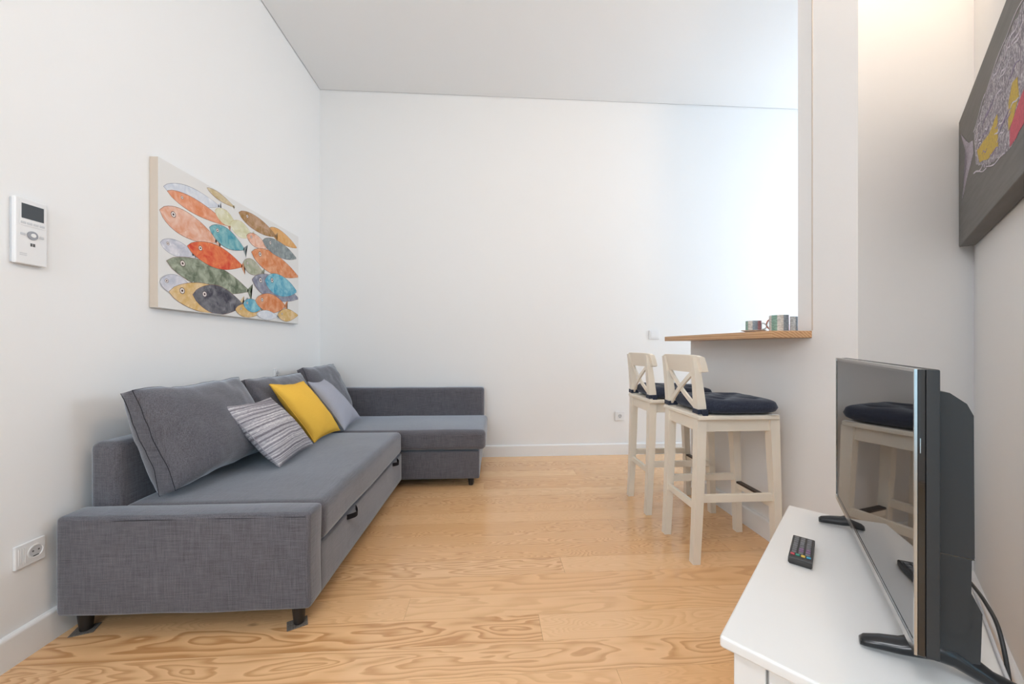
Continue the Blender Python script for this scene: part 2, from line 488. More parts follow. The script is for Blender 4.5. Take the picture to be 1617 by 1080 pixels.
# wall behind the camera with two tall windows
rb = bmesh.new(); RW = ((-1.35, -0.15), (0.75, 1.95)); RZ0, RZ1 = 0.22, 2.9
xs = [XL] + [q for w in RW for q in w] + [XK]
for i in range(0, len(xs), 2): box_bm(xs[i], xs[i + 1], YR - 0.15, YR, -0.1, H + 0.12, bm=rb)
for a, b in RW:
    box_bm(a, b, YR - 0.15, YR, -0.1, RZ0, bm=rb); box_bm(a, b, YR - 0.15, YR, RZ1, H + 0.12, bm=rb)
struct(new_obj('wall_rear', rb, M['wall']))
for i, (a, b) in enumerate(RW): window('window_%d' % (i + 2), 'y', YR - 0.03, a, b, RZ0, RZ1)

# wall between living room and kitchen: full-height pier with a stepped jamb
XP = 1.59
struct(new_obj('wall_partition', prism_bm([(XP, 1.5), (XK, 1.5), (XK, 1.846), (1.62, 1.846), (1.62, 1.729), (XP, 1.729)], 'z', -0.02, H + 0.06), M['wall']))
# thin bead on the jamb's corner
struct(box('trim_2', XP - 0.0015, XP + 0.006, 1.7225, 1.7305, 1.18, H, mat('bead_beige', (0.66, 0.60, 0.54), 0.6, 0.3), None, 0.001, 1))
# half wall under the counter
struct(box('wall_counter', XP, 1.72, 1.729, 2.83, -0.02, 1.143, M['wall']))
# oblique wall on the right
TH = R(47.85)
dv = Vector((math.sin(TH), math.cos(TH), 0)); nv = Vector((dv.y, -dv.x, 0))
Cw = Vector((2.133, 1.5, 0))
def W2(t, off): return Cw - dv * t - nv * off        # t from the corner towards the camera, off into the room
p0, p1, p2, p3 = W2(-0.18, 0), W2(1.75, 0), W2(1.75, -0.14), W2(-0.18, -0.14)
struct(new_obj('wall_right', prism_bm([(p.x, p.y) for p in (p0, p1, p2, p3)], 'z', -0.02, H + 0.06), M['wall']))

# baseboards with a rounded top edge
def baseboard(name, pts_bm):
    return struct(new_obj(name, pts_bm, M['trim'], smooth=True, sharp=40))
def bb_prof(h=0.112, t=0.018):
    return [(0, 0), (t, 0), (t, h - 0.012), (t - 0.003, h - 0.004), (t - 0.009, h), (0, h)]
baseboard('baseboard_left', prism_bm([(XL + a, b) for a, b in bb_prof()], 'y', YR, YB))
baseboard('baseboard_back', prism_bm([(YB - a, b) for a, b in bb_prof()], 'x', XL + 0.018, XK))
bb = bmesh.new()
prism_bm([(XP - a, b) for a, b in bb_prof()], 'y', 1.5, 2.848, bb)
prism_bm([(2.83 + a, b) for a, b in bb_prof()], 'x', XP, 1.72, bb)
baseboard('baseboard_counter', bb)
prb = prism_bm([(-a, b) for a, b in bb_prof()], 'y', 0.0, 1.75)
ob = baseboard('baseboard_right', prb); ob.location = W2(1.75, 0); ob.rotation_euler = (0, 0, -TH)
baseboard('baseboard_partition', prism_bm([(1.5 - a, b) for a, b in bb_prof()], 'x', XP - 0.018, 2.10))

# ================================================================== SOFA
sofa = empty('corner_sofa', (-1.62, 1.475, 0), R(-1.0))
tag(sofa, 'dark grey woven corner sofa with chaise end, against the left wall', 'sofa')
SM = M['sofa']
def sofa_arm():
    bm = box_bm(0.0, 0.93, 0.0, 0.108, 0.088, 0.462)
    bmesh.ops.bevel(bm, geom=bm.edges[:], offset=0.016, segments=4, profile=0.5, affect='EDGES')
    for i in range(1, 20):
        bmesh.ops.bisect_plane(bm, geom=bm.verts[:] + bm.edges[:] + bm.faces[:], plane_co=(0.93 * i / 20, 0, 0), plane_no=(1, 0, 0))
    for i in range(1, 9):
        bmesh.ops.bisect_plane(bm, geom=bm.verts[:] + bm.edges[:] + bm.faces[:], plane_co=(0, 0, 0.088 + 0.374 * i / 9), plane_no=(0, 0, 1))
    for v in bm.verts:
        v.co += noise.noise_vector(v.co * 5) * 0.003
        if v.co.y < 0.05: v.co.y -= 0.004 * (1 - abs(2 * v.co.x / 0.93 - 1) ** 3)
    return new_obj('arm', bm, SM, sofa, smooth=True)
arm = sofa_arm()
sb = tube_bm([(0.016 + 0.898 * i / 30, 0.0005 - 0.003 * (1 - abs(2 * i / 30 - 1) ** 3), 0.447 + noise.noise((i * .2, 0, 0)) * .002) for i in range(31)], 0.0014, 6)
new_obj('seam', sb, M['seam'], arm, smooth=True)
soft_box('backrest', 0.0, 0.112, 0.112, 2.19, 0.088, 0.712, SM, sofa, 0.03, 0.0, 0.003, 3)
soft_box('seat_mattress', 0.11, 0.928, 0.112, 1.405, 0.285, 0.452, SM, sofa, 0.035, 0.006, 0.003, 5)
dr = soft_box('front_panel', 0.12, 0.921, 0.112, 1.415, 0.078, 0.284, SM, sofa, 0.010, 0.0, 0.0015, 6)
# pull straps of the pull-out bed
def strap(y, zc):
    bm = bmesh.new(); n = 14; rings = []
    for i in range(n + 1):
        a = i / n
        yy = y - 0.055 + 0.11 * a
        out = 0.922 + 0.026 * math.sin(math.pi * a)
        zz = zc - 0.006 * math.sin(math.pi * a)
        rings.append([bm.verts.new((out + dx, yy, zz + dz)) for dx, dz in ((0, -0.012), (0.003, -0.012), (0.003, 0.012), (0, 0.012))])
    for A, B in zip(rings, rings[1:]):
        for q in range(4): bm.faces.new((A[q], A[(q + 1) % 4], B[(q + 1) % 4], B[q]))
    bm.faces.new(rings[0]); bm.faces.new(rings[-1][::-1])
    o = new_obj('pull_strap', bm, M['strap'], dr, smooth=True, sharp=40); return o
strap(0.43, 0.272); strap(1.22, 0.274)
cb = soft_box('chaise_base', 0.11, 1.515, 1.44, 2.19, 0.068, 0.285, SM, sofa, 0.012, 0.0, 0.0015, 8)
soft_box('chaise_seat', 0.11, 1.565, 1.411, 2.075, 0.298, 0.452, SM, sofa, 0.035, 0.004, 0.003, 9)
soft_box('chaise_backrest', 0.11, 1.53, 2.075, 2.19, 0.29, 0.712, SM, sofa, 0.028, 0.0, 0.003, 11)
def sofa_leg(x, y, h):
    bm = lathe_bm([(0, 0), (0.017, 0), (0.019, 0.004), (0.027, h), (0, h)], 20)
    o = new_obj('leg', bm, M['leg_black'], sofa, smooth=True, sharp=40); o.location = (x, y, 0); return o
for x, y, h, z in ((0.055, 0.055, 0.09, 0.004), (0.862, 0.055, 0.09, 0.004), (1.445, 1.505, 0.07, 0), (1.445, 2.13, 0.07, 0), (0.06, 2.13, 0.09, 0)):
    sofa_leg(x, y, h).location.z = z
# felt pads pushed under the two near legs
def pad(rx, ry, rz, lab):
    bm = bmesh.new(); n = 12
    A = []; B = []
    bm = box_bm(-0.036, 0.036, -0.028, 0.028, 0.0003, 0.0035, 0.001, 1)
    o = new_obj('felt_pad', bm, M['felt']); o.location = (rx, ry, 0); o.rotation_euler = (0, 0, rz)
    tag(o, lab, 'felt pad', 'felt pads under the sofa legs')
pad(-1.566, 1.527, R(20), 'grey felt pad under the sofa leg nearest the left wall')
pad(-0.762, 1.512, R(28), "grey felt pad under the sofa arm's leg facing the open floor")

# large loose back cushions
def back_cushion(y0, y1, xb, xt, zb, zt, thick, seed, label, dy=0.0, tip=0.0):
    c00, c10 = (xb, y0, zb), (xb, y1, zb); c11, c01 = (xt, y1 + dy, zt), (xt, y0 + dy, zt + tip)
    bm, bd = pillow_mesh(c00, c10, c11, c01, thick, 36, 30, 3.0, 0.55, 0.026, 0.02, 0.010, seed, 0.18)
    cu = new_obj('back_cushion', bm, SM, None, smooth=True)
    tag(cu, label, 'cushion', 'large back cushions of the sofa')
    for s in (1, -1):
        new_obj('seam', tube_bm(bd[s], 0.0014, 5, closed=True), M['seam'], cu, smooth=True)
    return cu
back_cushion(1.625, 2.265, -1.345, -1.475, 0.487, 0.915, 0.27, 1.3, 'large dark grey back cushion nearest the camera, leaning at the sofa end', -0.03, 0.0)
back_cushion(2.275, 2.925, -1.345, -1.475, 0.487, 0.895, 0.25, 4.1, 'large dark grey back cushion in the middle, behind the yellow pillow')
back_cushion(2.945, 3.515, -1.300, -1.470, 0.487, 0.935, 0.20, 8.7, 'large dark grey back cushion in the far corner, behind the small grey pillow', 0.0, -0.01)

# throw pillows
def throw(c, thick, m, label, seed, pull=0.07):
    bm, bd = pillow_mesh(*c, thick, 30, 30, 2.2, 0.55, 0.003, pull, 0.006, seed)
    o = new_obj('throw_pillow', bm, m, None, smooth=True)
    tag(o, label, 'pillow', 'throw pillows on the sofa')
    new_obj('seam', tube_bm(bd[1], 0.0022, 5, closed=True), m, o, smooth=True)
    return o
throw(((-1.100, 1.995, .468), (-1.130, 2.44, .470), (-1.325, 2.31, .790), (-1.315, 1.90, .80)), 0.15, M['striped'], 'grey and white striped throw pillow, nearest of the three', 2)
throw(((-1.150, 2.500, .468), (-1.120, 2.83, .474), (-1.325, 2.71, .852), (-1.330, 2.315, .872)), 0.15, M['mustard'], 'mustard yellow throw pillow between the two grey ones', 5)
throw(((-1.085, 2.83, .470), (-1.090, 3.20, .492), (-1.300, 2.98, .842), (-1.315, 2.745, .845)), 0.13, M['bluegrey'], 'plain blue-grey throw pillow, farthest of the three', 9, 0.09)

# ================================================================== FISH PAINTING
paint = empty('canvas_painting', (XL, 1.895, 1.29))
tag(paint, 'wide canvas painting of a colourful shoal of fish on the left wall', 'painting')
CW, CH, CT = 1.318, 0.736, 0.040
box('canvas', 0.002, CT, 0, CW, 0, CH, mat('canvas_white', (0.80, 0.79, 0.77), 0.85, 0.2), paint, 0.002, 2)
box('canvas_edge', 0.001, CT - 0.0012, -0.0018, 0.0, 0.0015, CH - 0.0015, mat('canvas_edge_beige', (0.66, 0.575, 0.49), 0.85, 0.2), paint)
PAL = dict(pale=((0.62, 0.66, 0.74), (0.80, 0.82, 0.85)), orange=((0.72, 0.25, 0.11), (0.80, 0.42, 0.29)), peach=((0.73, 0.34, 0.21), (0.83, 0.60, 0.50)), lilac=((0.50, 0.52, 0.60), (0.78, 0.76, 0.80)),
           ltolive=((0.64, 0.62, 0.38), (0.76, 0.75, 0.60)), olive=((0.52, 0.40, 0.20), (0.72, 0.62, 0.44)), brown=((0.34, 0.19, 0.06), (0.54, 0.36, 0.25)), amber=((0.70, 0.36, 0.12), (0.74, 0.46, 0.22)),
           green=((0.13, 0.16, 0.11), (0.42, 0.46, 0.36)), red=((0.66, 0.08, 0.05), (0.80, 0.27, 0.11)), teal=((0.06, 0.30, 0.40), (0.30, 0.55, 0.56)), sage=((0.34, 0.36, 0.25), (0.52, 0.52, 0.42)),
           rust=((0.66, 0.22, 0.08), (0.76, 0.40, 0.24)), greyteal=((0.20, 0.24, 0.25), (0.36, 0.40, 0.40)), ochre=((0.66, 0.42, 0.14), (0.78, 0.60, 0.36)), slate=((0.065, 0.065, 0.085), (0.24, 0.24, 0.26)),
           steel=((0.22, 0.23, 0.30), (0.38, 0.40, 0.46)), blue=((0.06, 0.32, 0.50), (0.32, 0.60, 0.66)))
def water_mat(key):
    a, b = PAL[key]; m = mat('watercolour_' + key, a, 0.8, 0.2); g = N(m)
    v = g.coord('Object'); n1 = g.noise(v, 17, 4, 0.55, 0.6); n2 = g.noise(v, 70, 2)
    f = g.math('MULTIPLY_ADD', n2, 0.25, g.math('MULTIPLY_ADD', n1, 3.2, -1.25), clamp=True)
    c = g.mix(f, a, b)
    n3 = g.noise(g.coord('Object', loc=(4, 2, 1)), 26, 3)
    c = g.mix(g.math('MULTIPLY_ADD', n3, 3.0, -1.75, clamp=True), c, tuple(min(1, x * 1.25 + 0.08) for x in b))
    g.l(c, g.b.inputs['Base Color']); return m
WM = {k_: water_mat(k_) for k_ in PAL}
eye_w = mat('paint_eye_white', (0.78, 0.72, 0.68), 0.8); eye_d = mat('paint_eye_dark', (0.05, 0.02, 0.025), 0.8); outl = mat('paint_outline', (0.22, 0.10, 0.08), 0.8)
FISH = [('pale', 0.031, 0.603, 0.406, 0.647, 0.043), ('orange', 0.051, 0.589, 0.488, 0.558, 0.039), ('peach', 0.008, 0.478, 0.385, 0.431, 0.07), ('lilac', 0.012, 0.32, 0.216, 0.311, 0.041),
        ('ltolive', 0.371, 0.608, 0.543, 0.588, 0.043), ('ltolive', 0.496, 0.572, 0.708, 0.565, 0.048), ('olive', 0.31, 0.715, 0.535, 0.690, 0.018), ('peach', 0.653, 0.546, 0.886, 0.529, 0.041),
        ('amber', 0.90, 0.672, 1.285, 0.636, 0.047), ('brown', 0.576, 0.672, 0.986, 0.642, 0.051), ('green', 0.046, 0.238, 0.671, 0.183, 0.078), ('red', 0.172, 0.347, 0.61, 0.334, 0.064),
        ('teal', 0.327, 0.496, 0.63, 0.449, 0.056), ('sage', 0.618, 0.359, 0.824, 0.337, 0.048), ('rust', 0.702, 0.45, 1.305, 0.398, 0.079), ('greyteal', 0.824, 0.562, 1.276, 0.545, 0.061),
        ('lilac', 0.008, 0.127, 0.192, 0.13, 0.049), ('ochre', 0.059, 0.086, 0.584, 0.084, 0.078), ('slate', 0.207, 0.092, 0.618, 0.080, 0.078), ('ochre', 0.543, 0.046, 0.804, 0.05, 0.040),
        ('steel', 0.708, 0.266, 1.305, 0.214, 0.086), ('blue', 0.849, 0.286, 1.28, 0.269, 0.084), ('blue', 0.618, 0.092, 0.808, 0.083, 0.045), ('rust', 0.742, 0.127, 1.113, 0.129, 0.067), ('pale', 0.755, 0.036, 1.009, 0.040, 0.030), ('ochre', 1.009, 0.050, 1.30, 0.073, 0.045)]
def clampc(p): return (min(max(p[0], 0.004), CW - 0.004), min(max(p[1], 0.004), CH - 0.004))
def flat(name, pts, x0, th, m, parent):
    pts = [clampc(p) for p in pts]
    out = []
    for p in pts:
        if not out or (abs(p[0] - out[-1][0]) + abs(p[1] - out[-1][1])) > 1e-5: out.append(p)
    bm = prism_bm(out, 'x', x0, x0 + th); bmesh.ops.triangulate(bm, faces=[f for f in bm.faces if len(f.verts) > 4])
    return new_obj(name, bm, m, parent)
for i, (key, hu, hv_, tu, tv, hh) in enumerate(FISH):
    a = Vector((hu, hv_)); b = Vector((tu, tv)); ax = b - a; L = ax.length; ex = ax / L; ey = Vector((-ex.y, ex.x))
    x0 = CT + 0.0002 + i * 0.00010
    def lens(grow):
        up, dn = [], []
        for q in range(19):
            s = q / 18
            w = (hh + grow) * (math.sin(math.pi * s ** 0.82) ** 0.80 if 0 < s < 1 else 0) + 0.0015
            if s == 1: w = hh * 0.10
            wob = 1 + 0.06 * math.sin(5 * s + i)
            P = a + ex * (L * s - grow * (1 - 2 * s)); up.append(P + ey * w * wob); dn.append(P - ey * w * wob)
        return [tuple(p) for p in up + dn[::-1]]
    fo = flat('painted_fish', lens(0.0), x0, 0.00006, WM[key], paint)
    flat('outline', lens(0.0022), x0 - 0.00003, 0.00004, outl if key not in ('pale', 'lilac', 'ltolive') else WM['olive' if key == 'ltolive' else 'steel'], fo)
    if tu < CW - 0.06:
        T0 = b - ex * 0.012; tl = hh * 0.75
        flat('tail', [tuple(T0 + ey * 0.005), tuple(T0 + ex * tl * .9 + ey * tl * 1.0), tuple(T0 + ex * tl * 0.55), tuple(T0 + ex * tl * .8 - ey * tl * 1.05), tuple(T0 - ey * 0.005)], x0 + 0.00001, 0.00005, WM['greyteal' if key in ('teal', 'blue') else ('rust' if key == 'red' else key)], fo)
    if L > 0.18 and key not in ('ltolive', 'pale', 'amber', 'olive'):
        er = min(0.020, hh * 0.22); ec = a + ex * L * (0.20 if L < 0.5 else 0.15) + ey * hh * 0.22
        for r_, mm, dx in ((er, eye_d, 2e-5), (er * 0.82, eye_w, 4e-5), (er * 0.36, eye_d, 6e-5)):
            flat('eye', [(ec.x + r_ * math.cos(t * math.pi / 8), ec.y + r_ * math.sin(t * math.pi / 8)) for t in range(16)], x0 + 0.00005 + dx, 0.00003, mm, fo)

# ================================================================== WALL FITTINGS
def circle(r, n=20): return [(r * math.cos(2 * math.pi * t / n), r * math.sin(2 * math.pi * t / n)) for t in range(n)]
def disc(name, c, r, x0, x1, m, parent, n=20):
    return new_obj(name, prism_bm([(c[0] + p[0], c[1] + p[1]) for p in circle(r, n)], 'x', x0, x1), m, parent, smooth=True, sharp=40)
# fittings are built in local coords: x out of the wall, y along it, z up
ic = empty('intercom_panel', (XL, 1.368, 1.39)); tag(ic, 'white wall intercom with dark display and round dial, left of the painting', 'intercom')
box('back_plate', 0, 0.008, 0.002, 0.091, 0.003, 0.228, M['grey_plastic'], ic, 0.002)
box('body', 0.008, 0.022, 0.0, 0.093, 0.0, 0.231, M['white_plastic'], ic, 0.004, 3)
box('display_frame', 0.022, 0.0235, 0.010, 0.088, 0.135, 0.222, M['white_plastic'], ic, 0.001, 1)
box('display', 0.0232, 0.0242, 0.016, 0.080, 0.160, 0.212, M['lcd'], ic)
for q in range(4): box('button', 0.0225, 0.0245, 0.014 + q * 0.018, 0.029 + q * 0.018, 0.141, 0.149, M['grey_plastic'], ic, 0.0008, 1)
ring_m = mat('dial_silver', (0.34, 0.35, 0.38), 0.3, 0.5, 0.4)
dl = disc('dial', (0.047, 0.105), 0.0150, 0.021, 0.026, ring_m, ic); disc('dial_centre', (0.047, 0.105), 0.0070, 0.025, 0.0285, M['white_plastic'], dl)
for y in (0.014, 0.068): box('side_button', 0.0215, 0.0235, y, y + 0.014, 0.100, 0.109, M['grey_plastic'], ic, 0.0008, 1)
for y in (0.042, 0.0495): box('symbol', 0.0218, 0.0226, y, y + 0.0058, 0.066, 0.077, M['pin_dark'], ic)
for z in (0.030, 0.036): box('speaker_slot', 0.0218, 0.0226, 0.012, 0.032, z, z + 0.0025, M['grey_plastic'], ic)

def socket(loc, rz, w, h, label, rocker=False, sock=True, cx=None, cat='socket'):
    o = empty('wall_switch' if cat == 'switch' else 'wall_socket', loc, rz); tag(o, label, cat)
    box('frame', 0, 0.010, -w / 2, w / 2, -h / 2, h / 2, M['white_plastic'], o, 0.0025, 3)
    if sock:
        c = cx if cx is not None else 0
        # recessed round well: ring, floor, pins
        ring = bmesh.new(); n = 28; A = []
        prof = [(0.0245, 0.0098), (0.0245, 0.0125), (0.0205, 0.0125), (0.019, 0.0102)]
        rs = [[ring.verts.new((x, c + r_ * math.cos(2 * math.pi * t / n), r_ * math.sin(2 * math.pi * t / n))) for t in range(n)] for r_, x in prof]
        for P, Q in zip(rs, rs[1:]):
            for t in range(n): ring.faces.new((P[t], P[(t + 1) % n], Q[(t + 1) % n], Q[t]))
        new_obj('socket_ring', ring, M['white_plastic'], o, smooth=True, sharp=40)
        disc('socket_well', (c, 0), 0.019, 0.0098, 0.0104, M['grey_plastic'], o, 28)
        for s in (-1, 1): disc('pin_hole', (c + s * 0.0085, 0.002), 0.003, 0.0103, 0.0108, M['pin_dark'], o, 12)
        box('earth_clip', 0.0102, 0.0115, c - 0.008, c + 0.008, -0.0175, -0.0145, M['pin_dark'], o)
    if rocker:
        box('rocker', 0.0095, 0.0135, -w * 0.34 + (0 if not sock else 0), (w * 0.34 if not sock else -w * 0.02), -h * 0.34, h * 0.34, M['white_plastic'], o, 0.0015, 2)
    return o
ls = socket((XL, 1.4225, 0.362), 0, 0.088, 0.082, 'white double wall socket low on the left wall beside the sofa arm', cx=0.014)
for q in range(4): box('vent_slat', 0.0095, 0.0115, -0.036 + q * 0.006, -0.033 + q * 0.006, -0.028, 0.028, M['white_plastic'], ls, 0.0006, 1)
socket((XL, 2.955, 0.893), 0, 0.07, 0.075, 'pale wall socket half hidden behind the far back cushion', cat='socket')
socket((1.325, YB, 0.393), R(-90), 0.098, 0.092, 'white wall socket low on the back wall, left of the bar stools')
socket((1.685, YB, 1.222), R(-90), 0.105, 0.092, 'white light switch on the back wall, left of the wooden counter', rocker=True, sock=False, cat='switch')

# ================================================================== COUNTER + CUPS
ct = box('bar_counter', -0.195, 0.195, -0.555, 0.555, -0.0175, 0.0175, M['counter'], None, 0.004, 3)
# the near end is notched round the pier: short stub in front of the jamb
ct.location = (1.577, 2.285, 1.161)
tag(ct, 'thick pine bar counter on the white half wall', 'counter')

def cup_mat(name, cols):
    m = mat(name, (0.8, 0.8, 0.78), 0.25, 0.5); g = N(m)
    c = g.n('ShaderNodeTexCoord'); sp = g.n('ShaderNodeSeparateXYZ'); g.l(c.outputs['Object'], sp.inputs[0])
    ang = g.math('MULTIPLY_ADD', g.math('ARCTAN2', sp.outputs[1], sp.outputs[0]), 1 / (2 * math.pi), 0.5)
    stops = []
    for i_, c_ in enumerate(cols): stops.append((i_ / len(cols), c_))
    band = g.ramp(ang, stops, 'CONSTANT')
    v = g.n('ShaderNodeTexBrick'); v.inputs['Scale'].default_value = 60; v.inputs['Mortar Size'].default_value = 0.02
    comb = g.n('ShaderNodeCombineXYZ'); g.l(g.math('MULTIPLY', ang, 0.26), comb.inputs[0]); g.l(sp.outputs[2], comb.inputs[1]); g.l(comb.outputs[0], v.inputs['Vector'])
    v.inputs['Color1'].default_value = (0.9, 0.9, 0.9, 1); v.inputs['Color2'].default_value = (0.35, 0.35, 0.35, 1); v.inputs['Mortar'].default_value = (1, 1, 1, 1)
    g.l(g.mix(0.75, band, v.outputs['Color'], 'MULTIPLY'), g.b.inputs['Base Color']); return m
CP = [(0.78, 0.76, 0.72), (0.30, 0.50, 0.42), (0.78, 0.75, 0.70), (0.28, 0.34, 0.40), (0.45, 0.25, 0.28), (0.80, 0.78, 0.74), (0.32, 0.36, 0.40), (0.72, 0.70, 0.66), (0.26, 0.45, 0.34), (0.70, 0.24, 0.18)]
cupm = [cup_mat('cup_print_%d' % i, CP[i * 3:] + CP[:i * 3]) for i in range(3)]
def cup(name, loc, r, h, m, label, saucer=False, handle_ang=0.6):
    o = empty(name, loc, random.uniform(0, 6)); tag(o, label, 'cup', 'patterned cups on the counter')
    z0 = 0.0
    if saucer:
        new_obj('saucer', lathe_bm([(0, 0), (0.030, 0), (0.034, 0.003), (0.062, 0.012), (0.063, 0.014), (0.034, 0.006), (0, 0.005)], 32), M['white_plastic'], o, smooth=True, sharp=50)
        z0 = 0.005
    b = new_obj('body', lathe_bm([(0, z0), (r - 0.004, z0), (r, z0 + 0.004), (r, z0 + h - 0.001), (r - 0.0015, z0 + h), (r - 0.003, z0 + h - 0.001), (r - 0.003, z0 + 0.006), (0, z0 + 0.006)], 32), m, o, smooth=True, sharp=50)
    pts = []
    for q in range(13):
        t = -math.pi / 2 + math.pi * q / 12
        e = r - 0.003 + math.cos(t) * 0.024
        pts.append((math.cos(handle_ang) * e, math.sin(handle_ang) * e, z0 + h / 2 + math.sin(t) * h * 0.30))
    new_obj('handle', tube_bm(pts, 0.004, 8), m, o, smooth=True)
    return o
ZC = 1.1785
cup('espresso_cup', (1.500, 2.010, ZC), 0.040, 0.062, cupm[0], 'short patterned espresso cup on a saucer, at the left end of the row', True)
cup('mug', (1.562, 1.900, ZC), 0.046, 0.090, cupm[1], 'tall patterned mug in the middle of the counter row')
cup('mug', (1.655, 1.945, ZC), 0.042, 0.086, cupm[2], 'tall patterned mug at the right, next to the wall jamb')

# ================================================================== BAR STOOLS
def bar_stool(loc, label):
    o = empty('bar_stool', loc); tag(o, label, 'bar stool', 'cream bar stools at the counter')
    m = M['cream']; hw = 0.0215
    # seat plate
    bm = box_bm(-0.215, 0.210, -0.190, 0.190, 0.730, 0.754); bevel_all(bm, 0.007, 3)
    new_obj('seat', bm, m, o, smooth=True, sharp=50)
    for s in (-1, 1):
        # rear leg that runs on as the back post: bends forward at the seat
        y = s * 0.151
        sec = [((-0.215, y, 0.0), 0.019, 0.019), ((-0.205, y, 0.2), 0.020, 0.020), ((-0.193, y, 0.5), 0.0225, 0.0215), ((-0.188, y, 0.74), 0.024, 0.0215), ((-0.190, y, 0.80), 0.023, 0.0205), ((-0.203, y, 0.93), 0.019, 0.018), ((-0.218, y, 1.045), 0.016, 0.016)]
        new_obj('rear_leg', bevel_all(beam_bm(sec), 0.003, 2, 40), m, o, smooth=True, sharp=40)
        sec = [((0.222, y, 0.0), 0.018, 0.018), ((0.212, y, 0.35), 0.020, 0.020), ((0.195, y, 0.732), 0.025, 0.023)]
        new_obj('front_leg', bevel_all(beam_bm(sec), 0.003, 2, 40), m, o, smooth=True, sharp=40)
        new_obj('apron', bevel_all(box_bm(-0.168, 0.175, y - 0.011, y + 0.011, 0.668, 0.7305), 0.002, 1), m, o, smooth=True, sharp=40)
        new_obj('stretcher', bevel_all(box_bm(-0.185, 0.196, y - 0.010, y + 0.010, 0.306, 0.346), 0.003, 2), m, o, smooth=True, sharp=40)
    for x in (-0.19, 0.192):
        new_obj('apron', bevel_all(box_bm(x - 0.011, x + 0.011, -0.132, 0.132, 0.668, 0.7305), 0.002, 1), m, o, smooth=True, sharp=40)
    new_obj('stretcher', bevel_all(box_bm(-0.213, -0.193, -0.136, 0.136, 0.262, 0.298), 0.003, 2), m, o, smooth=True, sharp=40)
    fs = new_obj('footrest', bevel_all(box_bm(0.203, 0.227, -0.136, 0.136, 0.262, 0.300), 0.003, 2), m, o, smooth=True, sharp=40)
    new_obj('footrest_plate', bevel_all(box_bm(0.199, 0.231, -0.131, 0.131, 0.292, 0.3035), 0.002, 1), M['bronze'], fs, smooth=True, sharp=40)
    # curved top rail, in front of the posts
    bm = bmesh.new(); n = 16; rings = []
    for i in range(n + 1):
        y = -0.192 + 0.384 * i / n
        bow = -0.022 * (1 - (y / 0.192) ** 2)
        zb = 0.966 + 0.004 * (y / 0.192) ** 2; zt = 1.052 + 0.006 * (1 - (y / 0.192) ** 4)
        e = 1.0 if 0 < i < n else 0.72
        x0_, x1_ = -0.208 + bow, -0.178 + bow
        zc, hz = (zb + zt) / 2, (zt - zb) / 2 * (1 if 0 < i < n else 0.9)
        rings.append([bm.verts.new(p) for p in ((x0_ + 0.010, y, zc - hz), (x1_ + 0.010, y, zc - hz), (x1_ + 0.002, y, zc), (x1_ - 0.010, y, zc + hz * .93), (x1_ - 0.018, y, zc + hz), (x0_ - 0.006, y, zc + hz), (x0_ - 0.008, y, zc + hz * .9), (x0_ + 0.001, y, zc))])
    for A, B in zip(rings, rings[1:]):
        for q in range(8): bm.faces.new((A[q], A[(q + 1) % 8], B[(q + 1) % 8], B[q]))
    bm.faces.new(rings[0][::-1]); bm.faces.new(rings[-1])
    new_obj('top_rail', bevel_all(bm, 0.004, 2, 50), m, o, smooth=True, sharp=50)
    # crossed back slats
    for s in (-1, 1):
        pts = []
        bm = bmesh.new(); rings = []
        for i in range(11):
            t = i / 10; y = s * (-0.136 + 0.272 * t); z = 0.775 + 0.200 * t
            x = -0.190 - 0.016 * t - 0.012 * math.sin(math.pi * t) + s * 0.003
            d_ = Vector((0, s * 0.272, 0.200)).normalized(); pn = Vector((0, -d_.z, d_.y)) * 0.0115
            rings.append([bm.verts.new(Vector((x + a_, y, z)) + pn * b_) for a_, b_ in ((-0.0055, -1), (0.0055, -1), (0.0055, 1), (-0.0055, 1))])
        for A, B in zip(rings, rings[1:]):
            for q in range(4): bm.faces.new((A[q], A[(q + 1) % 4], B[(q + 1) % 4], B[q]))
        bm.faces.new(rings[0][::-1]); bm.faces.new(rings[-1])
        new_obj('back_slat', bevel_all(bm, 0.002, 1, 50), m, o, smooth=True, sharp=40)
    return o
SY = (1.967, 2.517); SX = 1.257
bar_stool((SX, SY[0], 0), 'cream wooden bar stool nearest the camera, beside the television cabinet')
bar_stool((SX - 0.004, SY[1], 0), 'cream wooden bar stool farther away, nearer the back wall')

